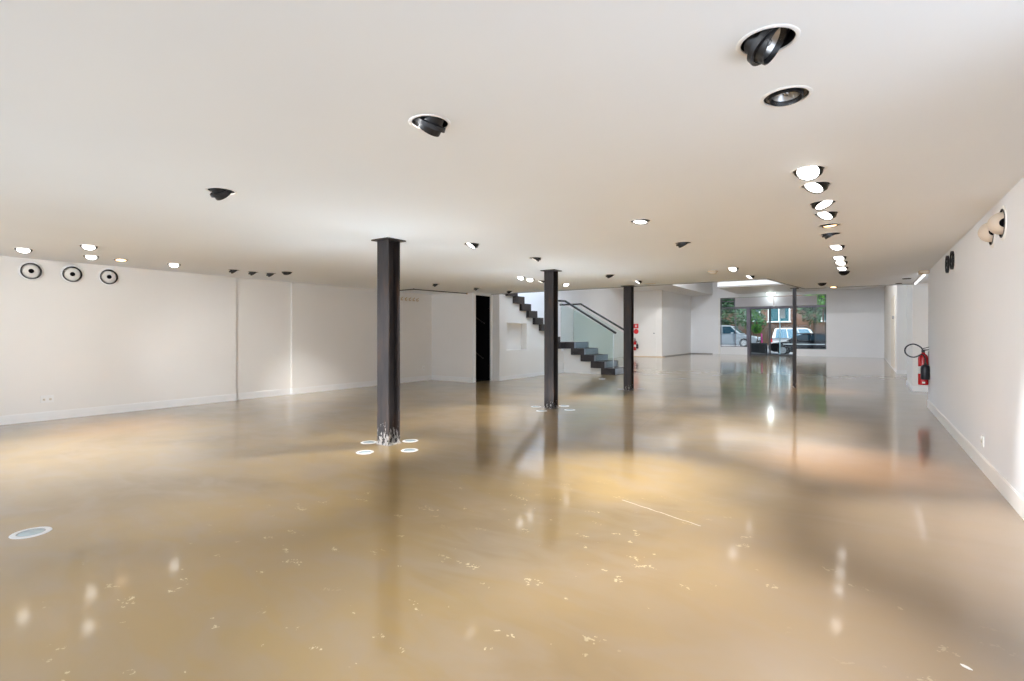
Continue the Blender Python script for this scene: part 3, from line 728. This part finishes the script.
MB().lathe([(0, 0), (.12, 0), (.12, -.006), (.11, -.012), (0, -.013)], 32).make('plate', 'cream', t, 40)
MB().lathe([(0, -.012), (.01, -.012), (.01, -.017), (0, -.018)], 12).make('screw', 'steelring', t, 40)
for x, y, r, lab in ((.70, 13.15, .075, 'flat black ceiling speaker disc above the recess'), (.62, 14.3, .06, 'flat dark ceiling disc at the far ceiling edge by the recess')):
    t = thing('ceiling_speaker', lab, 'ceiling speaker', (x, y, H))
    MB().lathe([(r, 0), (r, -.008), (r * .9, -.012), (r * .86, -.006)], 32).make('rim', 'black', t, 40)
    MB().lathe([(r * .88, -.006), (r * .5, -.012), (0, -.014)], 32).make('grille', 'grey', t, 60)
# strip light at the recess head
t = thing('ceiling_strip_light', 'white strip light running along the head of the recess', 'strip light', (.90, 13.0, H + .002))
MB().box(-.02, .02, -1.05, 1.15, -.03, 0, .004).make('batten', 'white', t)
MB().tube([(0, -1.03, -.045), (0, 1.13, -.045)], .016).make('tube', mat('strip_glow', (.9, .9, .9), .4, emit=(.92, .95, 1), estr=1.6), t, 40)
MB().box(-.03, .03, 1.15, 1.25, -.05, 0, .004).make('end_cap', 'grey', t)
t = thing('sensor_box', 'beige box fixed between ceiling and bright wall above the extinguisher', 'sensor box', (.87, 11.72, H))
MB().box(-.075, .068, -.10, .10, -.055, 0, .006).make('housing', 'beige', t)
MB().box(-.06, .055, -.106, -.10, -.045, -.012).make('front_window', 'cream', t)

# ------------------------------------------------------------------ floor lights, chip
UP = 25
def floor_light(x, y, r, label, group, dark=False):
    t = thing('floor_uplight', label, 'floor light', (x, y, 0), group=group)
    MB().lathe([(r * .72, .0005), (r * .72, .004), (r, .003), (r * 1.02, .0005)], 40).make('trim_ring', 'steelring' if not dark else 'grey', t, 40)
    MB().lathe([(r * .70, .0005), (r * .70, .003), (r * .655, .003), (r * .65, .0015)], 40).make('gasket', 'grey', t, 40)
    if not dark:
        L = bpy.data.lights.new('added_uplight_fill', 'SPOT'); L.energy = UP; L.color = (.80, .91, 1.0); L.spot_size = math.radians(165); L.spot_blend = 1; L.shadow_soft_size = .05  # added beam to lift the ceiling; the discs themselves look unlit
        lo = bpy.data.objects.new('added_uplight_fill', L); C.objects.link(lo); lo.parent = t; lo.location = (0, 0, .02); lo.rotation_euler = (PI, 0, 0)
    MB().lathe([(r * .65, .001), (r * .6, .0035), (0, .005)], 40).make('lens', 'frosted' if not dark else 'grey', t, 60)
    return t
G = 'recessed lights set in the floor around the columns'
c1, c2 = (-4.615, 4.24), (-4.54, 7.95)
for x, y, lab in ((-4.97, 4.14, 'round floor light beside the splashed column, towards the cream wall'), (-4.59, 3.77, 'round floor light in front of the splashed column'), (-4.62, 4.49, 'round floor light behind the splashed column'), (-4.25, 4.12, 'round floor light beside the splashed column, towards the bright wall')):
    floor_light(x, y, .096, lab, G)
for x, y, lab in ((-4.56, 7.51, 'small floor light in front of the second column'), (-4.91, 7.89, 'small floor light on the stair side of the second column'), (-4.54, 8.26, 'small floor light behind the second column'), (-4.22, 7.89, 'small floor light on the entrance side of the second column')):
    floor_light(x, y, .096, lab, G)
floor_light(-6.35, 13.86, .10, 'round floor light before the bottom step', G)
floor_light(-4.42, 11.88 - .02, .09, 'dark floor disc behind the third column', G, True)
floor_light(-4.80, 11.55, .09, 'dark floor disc on the stair side of the third column', G, True)
t = floor_light(-4.555, .985, .104, 'single large round floor light alone on the open floor', G)
ch = MB().prism([(-.020, -.004), (-.006, -.010), (.014, -.006), (.022, .003), (.004, .007), (-.012, .004)], 'z', 0, .0025)
o = ch.make('paint_chip', 'label', None, None, (.33, 2.69, .0)); o.rotation_euler = (0, 0, -.75); tag(o, 'small pale chip lying on the open floor near the bright wall', 'chip')

# ------------------------------------------------------------------ fire extinguishers
def extinguisher(loc, rz, label):
    """cylinder axis at origin, wall towards +X, bottom at z=0."""
    t = thing('fire_extinguisher', label, 'fire extinguisher', loc, rz, 'wall-hung fire extinguishers')
    MB().lathe([(0, 0), (.066, 0), (.074, .008), (.074, .47), (.068, .51), (.05, .54), (.028, .555), (.026, .575), (0, .575)], 32).make('cylinder', 'red', t, 40)
    v = MB().lathe([(0, .57), (.024, .57), (.026, .60), (.018, .625), (0, .63)], 16).make('valve', 'black', t, 40)
    MB().prism([(-.03, .60), (.10, .625), (.10, .637), (-.02, .63)], 'y', -.011, .011).prism([(-.02, .635), (.085, .672), (.08, .682), (-.025, .648)], 'y', -.011, .011).make('lever', 'blackgloss', v)
    # hose: leaves the valve, loops out into the room and comes back to the horn
    pts = []
    for k in range(29):
        ang = math.radians(38 + 284 * k / 28)
        pts.append((-.135 + .13 * math.cos(ang), -.03 - .05 * k / 28, .61 + .118 * math.sin(ang) * (1 - .25 * max(0, math.cos(ang)))))
    pts = [(.0, -.02, .61)] + pts + [(-.0, -.095, .53), (.018, -.11, .47), (.02, -.12, .40)]
    MB().tube(pts, .0115, 10).make('hose', 'blackgloss', t, 60)
    MB().lathe([(0, .41), (.016, .40), (.026, .365), (.060, .345), (.068, .30), (.068, .13), (.060, .105), (0, .105)], 24, T(.02, -.125, 0)).make('discharge_horn', 'blackgloss', t, 40)
    MB().lathe([(.0748, .20), (.0748, .33)], 32).make('instruction_label', 'label', t, 60)['label'] = 'white printed label band'
    MB().box(.066, .082, -.02, .02, .30, .60).make('wall_bracket', 'grey', t)
    MB().box(-.02, .02, -.078, -.0725, .03, .06).make('sticker', 'label', t)
    return t
e1 = extinguisher((.858, 11.72, .41), 0, 'red fire extinguisher with black horn hanging on the end of the bright wall')
e2 = copy_tree(e1); e2.location = (-11.16, 28.97, .36); e2.rotation_euler = (0, 0, PI / 2); e2['label'] = 'red fire extinguisher hanging beside the plain white side door'
t = thing('fire_sign', 'square red and white fire sign above the far extinguisher', 'sign', (-11.12, 29.035, 1.66))
MB().box(-.16, .16, 0, .012, 0, .26, .004).make('board', 'redsign', t)
MB().box(-.05, -.01, -.003, 0, .06, .18).box(-.045, -.015, -.003, 0, .18, .21).box(.02, .05, -.003, 0, .06, .20).make('pictogram', 'label', t)
t = thing('fire_sign', 'round red disc sign between the fire sign and far extinguisher', 'sign', (-11.12, 29.035, 1.47))
MB().lathe([(0, 0), (.15, 0), (.15, .012), (0, .012)], 32, Matrix.Rotation(PI / 2, 4, 'X')).make('disc', 'redsign', t, 40)
MB().lathe([(.125, .0125), (.125, .014), (.11, .014), (.11, .0125)], 32, Matrix.Rotation(PI / 2, 4, 'X')).make('inner_ring', 'red', t, 40)

# ------------------------------------------------------------------ outdoors
gr = MB().prism([(-40, -.6), (40, -.6), (40, -.06), (-4.6, -.06), (-7.0, .20), (-12, .42), (-40, .9)], 'y', 36.9, 75)
struct('ground', gr, 'asphalt', 'grey street outside the shopfront rising to one side', 'street')
struct('trim_15', MB().prism([(-12, -.4), (3, -.4), (3, -.03), (-12, -.03)], 'y', 35.26, 36.9), 'paving', 'pale footpath outside the shopfront', 'footpath')

def car(name, label, cat, loc, face, L, Hc, W, paint, glassm, style):
    """side profile in x (nose towards +X), then turned by face."""
    t = thing(name, label, cat, loc, 0 if face > 0 else PI)
    h = L / 2; g = .2
    if style == 'sedan':
        body = [(-h, .45), (-h + .05, .85), (-h + .95, .98), (h - 1.35, .94), (h - .25, .78), (h, .62), (h - .02, .38), (h - .3, g), (-h + .3, g), (-h, .35)]
        roof = [(-h + .75, .96), (-h + 1.35, Hc - .04), (-h + 1.9, Hc), (h - 2.15, Hc - .01), (h - 1.75, Hc - .12), (h - 1.05, .93)]
    elif style == 'wagon':
        body = [(-h, .5), (-h, .95), (-h + .1, 1.05), (h - 1.3, 1.04), (h - .2, .95), (h, .75), (h - .02, .42), (h - .3, .3), (-h + .25, .3), (-h, .4)]
        roof = [(-h + .05, 1.03), (-h + .25, Hc - .06), (-h + .5, Hc), (h - 2.1, Hc - .01), (h - 1.8, Hc - .10), (h - 1.15, 1.03)]
    b = MB().prism(body, 'y', -W / 2, W / 2)
    n = [v for v in b.b.verts]
    for v in n:                                    # round the flanks a little in plan
        if abs(v.co.x) > h - .4: v.co.y *= .86
    es = [e for e in b.b.edges]
    bmesh.ops.bevel(b.b, geom=es, offset=.05, segments=2, affect='EDGES')
    b.make('body', paint, t, 35)
    r = MB().prism(roof, 'y', -W / 2 + .02, W / 2 - .02)
    for v in r.b.verts:
        if v.co.z > 1.1: v.co.y *= .80
    bmesh.ops.bevel(r.b, geom=[e for e in r.b.edges], offset=.035, segments=2, affect='EDGES')
    cab = r.make('cabin', paint, t, 35)
    zt, zb = Hc - .10, (roof[0][1] + .03)
    def ypl(z): # side surface position
        k = max(0, min(1, (z - roof[0][1]) / (Hc - roof[0][1]))); return (W / 2 - .02) * (1 - .20 * k) + .006
    x0 = roof[1][0] + .10; x1 = roof[4][0] - .05
    xb0, xb1 = roof[0][0] + .24, roof[5][0] - .22
    nW = 3 if style == 'wagon' else 2
    for s in (-1, 1):
        for i in range(nW):
            a, c = i / nW, (i + 1) / nW
            lo0, lo1 = xb0 + (xb1 - xb0) * a + .03, xb0 + (xb1 - xb0) * c - .03
            hi0, hi1 = x0 + (x1 - x0) * a + .03, x0 + (x1 - x0) * c - .03
            m = MB(); A = []
            P = [(lo0, s * ypl(zb), zb), (lo1, s * ypl(zb), zb), (hi1, s * ypl(zt), zt), (hi0, s * ypl(zt), zt)]
            f = [m.b.verts.new(p) for p in P]; k2 = [m.b.verts.new((p[0], p[1] - s * .02, p[2])) for p in P]
            m.b.faces.new(f); m.b.faces.new(k2[::-1])
            for q in range(4): m.b.faces.new((f[q], k2[q], k2[(q + 1) % 4], f[(q + 1) % 4]))
            m.make('side_window', glassm, t)
    # windscreen and rear window, laid on the sloping faces
    for (xa, za), (xb, zb2), nm in ((roof[5], roof[4], 'windscreen'), (roof[0], roof[1], 'rear_window')):
        d = Vector((xb - xa, 0, zb2 - za)); nrm = Vector((d.z, 0, -d.x)).normalized() * (1 if xa > 0 else -1)
        if nrm.x * (1 if xa > 0 else -1) < 0: nrm = -nrm
        p0 = Vector((xa, 0, za)) + d * .12; p1 = Vector((xa, 0, za)) + d * .92
        m = MB(); P = []
        for p, w in ((p0, W / 2 - .12), (p1, W / 2 * .8 - .10)):
            P += [p + nrm * .008 + Vector((0, -w, 0)), p + nrm * .008 + Vector((0, w, 0))]
        P = [P[0], P[1], P[3], P[2]]
        f = [m.b.verts.new(p) for p in P]; k2 = [m.b.verts.new(p - nrm * .02) for p in P]
        m.b.faces.new(f); m.b.faces.new(k2[::-1])
        for q in range(4): m.b.faces.new((f[q], k2[q], k2[(q + 1) % 4], f[(q + 1) % 4]))
        m.make(nm, glassm, t)
    wr = .32 if style == 'sedan' else .37
    for xx in (-h + .85, h - .88):
        for s in (-1, 1):
            mt = T(xx, s * (W / 2 - .10), wr) @ Matrix.Rotation(-s * PI / 2, 4, 'X')
            w = MB().lathe([(wr * .62, -.10), (wr * .95, -.11), (wr, -.08), (wr, .08), (wr * .95, .12), (wr * .66, .125)], 28, mt).make('wheel', 'tyre', t, 40)
            hb = MB().lathe([(0, .10), (.05, .12), (.07, .105), (wr * .6, .11), (wr * .68, .122), (wr * .68, .06)], 28, mt)
            hb.make('hub', 'alloy', w, 40)
    for s in (-1, 1):
        MB().box(h - .16, h - .01, s * (W / 2 - .42) - .17, s * (W / 2 - .42) + .17, .60 if style == 'sedan' else .72, .74 if style == 'sedan' else .88, .03).make('headlight', 'lamp_clear', t)
        z0 = .66 if style == 'sedan' else .72
        MB().box(-h - .012, -h + .10, s * (W / 2 - .22) - .12, s * (W / 2 - .22) + .12, z0, z0 + (.16 if style == 'sedan' else .30), .02).make('taillight', 'lamp_red', t)
        MB().box(h - 1.75, h - 1.58, s * (W / 2 + .07) - .09, s * (W / 2 + .07) + .09, .95, 1.08, .03).make('wing_mirror', paint, t)
    if paint == 'blackcar':
        for s in (-1, 1):
            MB().box(-h + .6, h - .9, s * (W / 2 + .002) - .012, s * (W / 2 + .002) + .012, .70, .75, .005).make('chrome_strip', 'alloy2', t)
            MB().box(-h + 1.4, h - 2.2, s * (W / 2 * .80 - .03) - .015, s * (W / 2 * .80 - .03) + .015, Hc - .01, Hc + .025, .005).make('roof_rail', 'alloy2', t)
    MB().box(h - .05, h + .02, -W / 2 + .30, W / 2 - .30, .38, .50, .02).make('bumper_grille', 'tyre', t)
    return t
car('car', 'silver sedan parked across the street, seen through the window on the sill', 'car', (-8.6, 41.0, .36), 1, 4.5, 1.62, 1.75, 'silver', 'carglass', 'sedan')
car('car', 'white wagon parked across the street behind the glass doors', 'car', (-3.95, 46.0, -.06), 1, 4.4, 1.86, 1.8, 'whitecar', 'carglasslight', 'wagon')
car('car', 'black car parked just outside the glass doors', 'car', (-3.05, 38.4, -.06), -1, 4.5, 1.42, 1.75, 'blackcar', 'carglass', 'sedan')

# brick house
bh = thing('brick_house', 'brown brick house with white-framed windows across the street', 'house', (-6, 58, 0))
MB().box(-14, 14, 0, 6, -.3, 9).make('brick_walls', 'brick', bh)
MB().prism([(-.6, 9), (6.6, 9), (3, 12)], 'x', -14.5, 14.5).make('roof', 'timber', bh)
for x0, x1, z0, z1, n in ((-2.05, -.28, 2.62, 4.1, 1), (2.6, 3.6, 2.62, 4.1, 0), (-4.3, -3.0, 2.7, 4.1, 1), (4.2, 6.2, 2.6, 4.1, 1), (-9, -7, 2.6, 4.1, 1), (8.5, 10.5, 2.6, 4.1, 1)):
    f = MB(); w = .12
    f.box(x0 - w, x0, -.1, .02, z0 - w, z1 + w).box(x1, x1 + w, -.1, .02, z0 - w, z1 + w).box(x0, x1, -.1, .02, z1, z1 + w).box(x0 - .08 - w, x1 + .08 + w, -.16, .02, z0 - w, z0)
    if n: f.box((x0 + x1) / 2 - .05, (x0 + x1) / 2 + .05, -.08, .02, z0, z1)
    fr = f.make('window_frame', 'winframe', bh)
    MB().box(x0, x1, -.04, -.02, z0, z1).make('pane', 'winpane', fr)
# paling fence
fp = thing('paling_fence', 'dark timber paling fence in front of the brick house', 'fence', (-4, 54, 0))
pm = MB()
x = -16
while x < 16:
    hh = 2.2 + random.uniform(-.03, .03); pm.box(x, x + .14, -.02, .02, 0, hh); x += .15
pm.make('palings', 'timber', fp)
MB().box(-16, 16, .02, .08, .5, .62).make('rail', 'timber', fp); MB().box(-16, 16, .02, .08, 1.6, 1.72).make('rail', 'timber', fp)

def tree(name, label, loc, trunk_h, crown, leaf, nleaf, ls, rt=.14, group=None):
    t = thing(name, label, 'tree', loc, group=group)
    m = MB().tube([(0, 0, 0), (.08, .02, trunk_h * .5), (-.05, 0, trunk_h), (0, 0, trunk_h + .8)], rt, 10)
    m.make('trunk', 'trunk', t, 40)
    b = bmesh.new()
    for _ in range(nleaf):
        cx, cy, cz, r = random.choice(crown)
        d = Vector((random.gauss(0, 1), random.gauss(0, 1), random.gauss(0, 1))).normalized() * r * random.uniform(.45, 1.0)
        p = Vector((cx, cy, cz)) + d
        u = Vector((random.gauss(0, 1), random.gauss(0, 1), random.gauss(0, .6))).normalized(); v = u.orthogonal().normalized()
        s = ls * random.uniform(.6, 1.3)
        q = [p - u * s, p + v * s * .5, p + u * s, p - v * s * .5]
        b.faces.new([b.verts.new(x) for x in q])
    me = bpy.data.meshes.new('foliage'); b.to_mesh(me); b.free(); me.materials.append(M[leaf])
    o = bpy.data.objects.new('foliage', me); C.objects.link(o); o.parent = t
    return t
tree('street_tree', 'large dense green tree behind the silver car', (-11.5, 49, .2), 1.6, [(0, 0, 3.4, 1.9), (-1.6, 0, 3.0, 1.6), (1.5, 0, 2.8, 1.5), (.6, .5, 4.8, 1.9), (-1.4, .3, 5, 1.8), (1.9, 0, 4.2, 1.3)], 'leafdark', 3600, .17)
tree('street_tree', 'bright green tree beside the large dense one across the street', (-7.6, 46.5, .1), 1.2, [(0, 0, 2.3, 1.0), (-.6, 0, 3.2, 1.0), (.3, 0, 3.9, 1.0)], 'leafmid', 1300, .13, .08)
tree('street_tree', 'small green tree above the black car in front of the brick house', (-3.5, 50, 0), 1.9, [(0, 0, 3.0, 1.05), (-.6, 0, 3.7, .9), (.8, 0, 3.9, .9), (0, 0, 4.4, 1.0)], 'leafdark', 1300, .14, .07)
tree('street_tree', 'tall bright tree showing in the small transom over the black car', (-2.5, 44, 0), 2.6, [(0, 0, 3.9, .8), (-.5, 0, 4.6, .9), (.5, 0, 5.0, .9)], 'leafbright', 900, .13, .06)
# planter with topiary
pl = thing('planter_box', 'black rectangular planter outside the glass door', 'planter', (-5.87, 37.35, -.03))
MB().box(-.58, .54, -.28, .28, 0, .74, .015).make('box', 'planter', pl)
MB().box(-.53, .49, -.23, .23, .72, .75).make('soil', 'trunk', pl)
for xx in (-.5, .46): MB().box(xx - .04, xx + .04, -.20, .20, -.02, .002).make('foot', 'planter', pl)
tp = tree('topiary_tree', 'bright round topiary tree standing in the black planter', (-5.95, 37.35, .74), .62, [(0, 0, .92, .33)], 'leafbright', 1500, .045, .025)
MB().ball(.27, 20, 12, T(0, 0, .92), .05).make('inner_crown', 'leafdark', tp)
tree('fern_plant', 'loose bright green spray of leaves above the topiary', (-6.36, 37.42, .74), 1.0, [(0, 0, 1.55, .22), (.28, 0, 1.8, .25), (.1, 0, 2.1, .22), (.55, 0, 1.65, .15)], 'leafbright', 420, .05, .014)
st2 = thing('garden_stake', 'magenta stake standing in the black planter beside the topiary', 'stake', (-5.60, 37.22, .722))
MB().prism([(-.045, 0), (.045, 0), (.02, .60), (-.06, .64)], 'y', -.012, .012).make('blade', 'magenta', st2)
MB().box(-.012, .012, -.02, .02, .0, .03).make('foot', 'magenta', st2)
sp = thing('street_post', 'slim pale metal street post with a sign plate, outside the glass doors', 'post', (-4.47, 36.6, -.03))
MB().tube([(0, 0, 0), (0, 0, 3.0)], .035, 12).make('pole', 'post', sp, 40)
MB().box(-.02, .30, -.045, -.03, 2.35, 2.95, .01).make('sign_plate', 'winframe', sp)
MB().lathe([(0, 0), (.09, 0), (.09, .015), (.04, .03), (0, .03)], 16).make('base_flange', 'post', sp, 40)

# ------------------------------------------------------------------ daylight
w = bpy.data.worlds.new('World'); bpy.context.scene.world = w; w.use_nodes = True
nt = w.node_tree; nd = nt.nodes; bg = nd['Background']
tc = nd.new('ShaderNodeTexCoord'); sx = nd.new('ShaderNodeSeparateXYZ'); nt.links.new(tc.outputs['Generated'], sx.inputs[0])
mr = nd.new('ShaderNodeMapRange'); nt.links.new(sx.outputs[1], mr.inputs[0])
mr.inputs[1].default_value = .35; mr.inputs[2].default_value = -.55
cr = nd.new('ShaderNodeMix'); cr.data_type = 'RGBA'; nt.links.new(mr.outputs[0], cr.inputs[0])
cr.inputs[6].default_value = (0.75, 0.95, 1.2, 1); SKY = 2.9; cr.inputs[7].default_value = (SKY * .88, SKY, SKY * 1.17, 1)
nt.links.new(cr.outputs[2], bg.inputs[0]); bg.inputs[1].default_value = 1.0
S = bpy.data.lights.new('sun', 'SUN'); S.energy = 3.6; S.angle = math.radians(1.5); S.color = (1, .95, .86)
so = bpy.data.objects.new('sun', S); C.objects.link(so); so.rotation_euler = (math.radians(26), 0, math.radians(-28))

# ------------------------------------------------------------------ camera
cd = bpy.data.cameras.new('camera'); cam = bpy.data.objects.new('camera', cd); C.objects.link(cam)
cam.location = (0, 0, HC); th = math.atan(353 / 512)
cam.rotation_euler = (PI / 2, 0, th)
cd.sensor_width = 36; cd.lens = 18.0; cd.clip_end = 300; cd.clip_start = .05
cd.shift_y = -(340.5 - 334) / 1024
sc = bpy.context.scene; sc.camera = cam
sc.view_settings.view_transform = 'Standard'; sc.view_settings.look = 'None'; sc.view_settings.gamma = 1; sc.view_settings.use_curve_mapping = False
sc.view_settings.exposure = 0.5
sc.cycles.use_denoising = True
try: sc.cycles.denoiser = 'OPENIMAGEDENOISE'
except Exception: pass
sc.cycles.max_bounces = 12; sc.cycles.diffuse_bounces = 7; sc.cycles.glossy_bounces = 4; sc.cycles.transparent_max_bounces = 12
sc.cycles.caustics_reflective = False; sc.cycles.caustics_refractive = False
sc.cycles.sample_clamp_indirect = 6
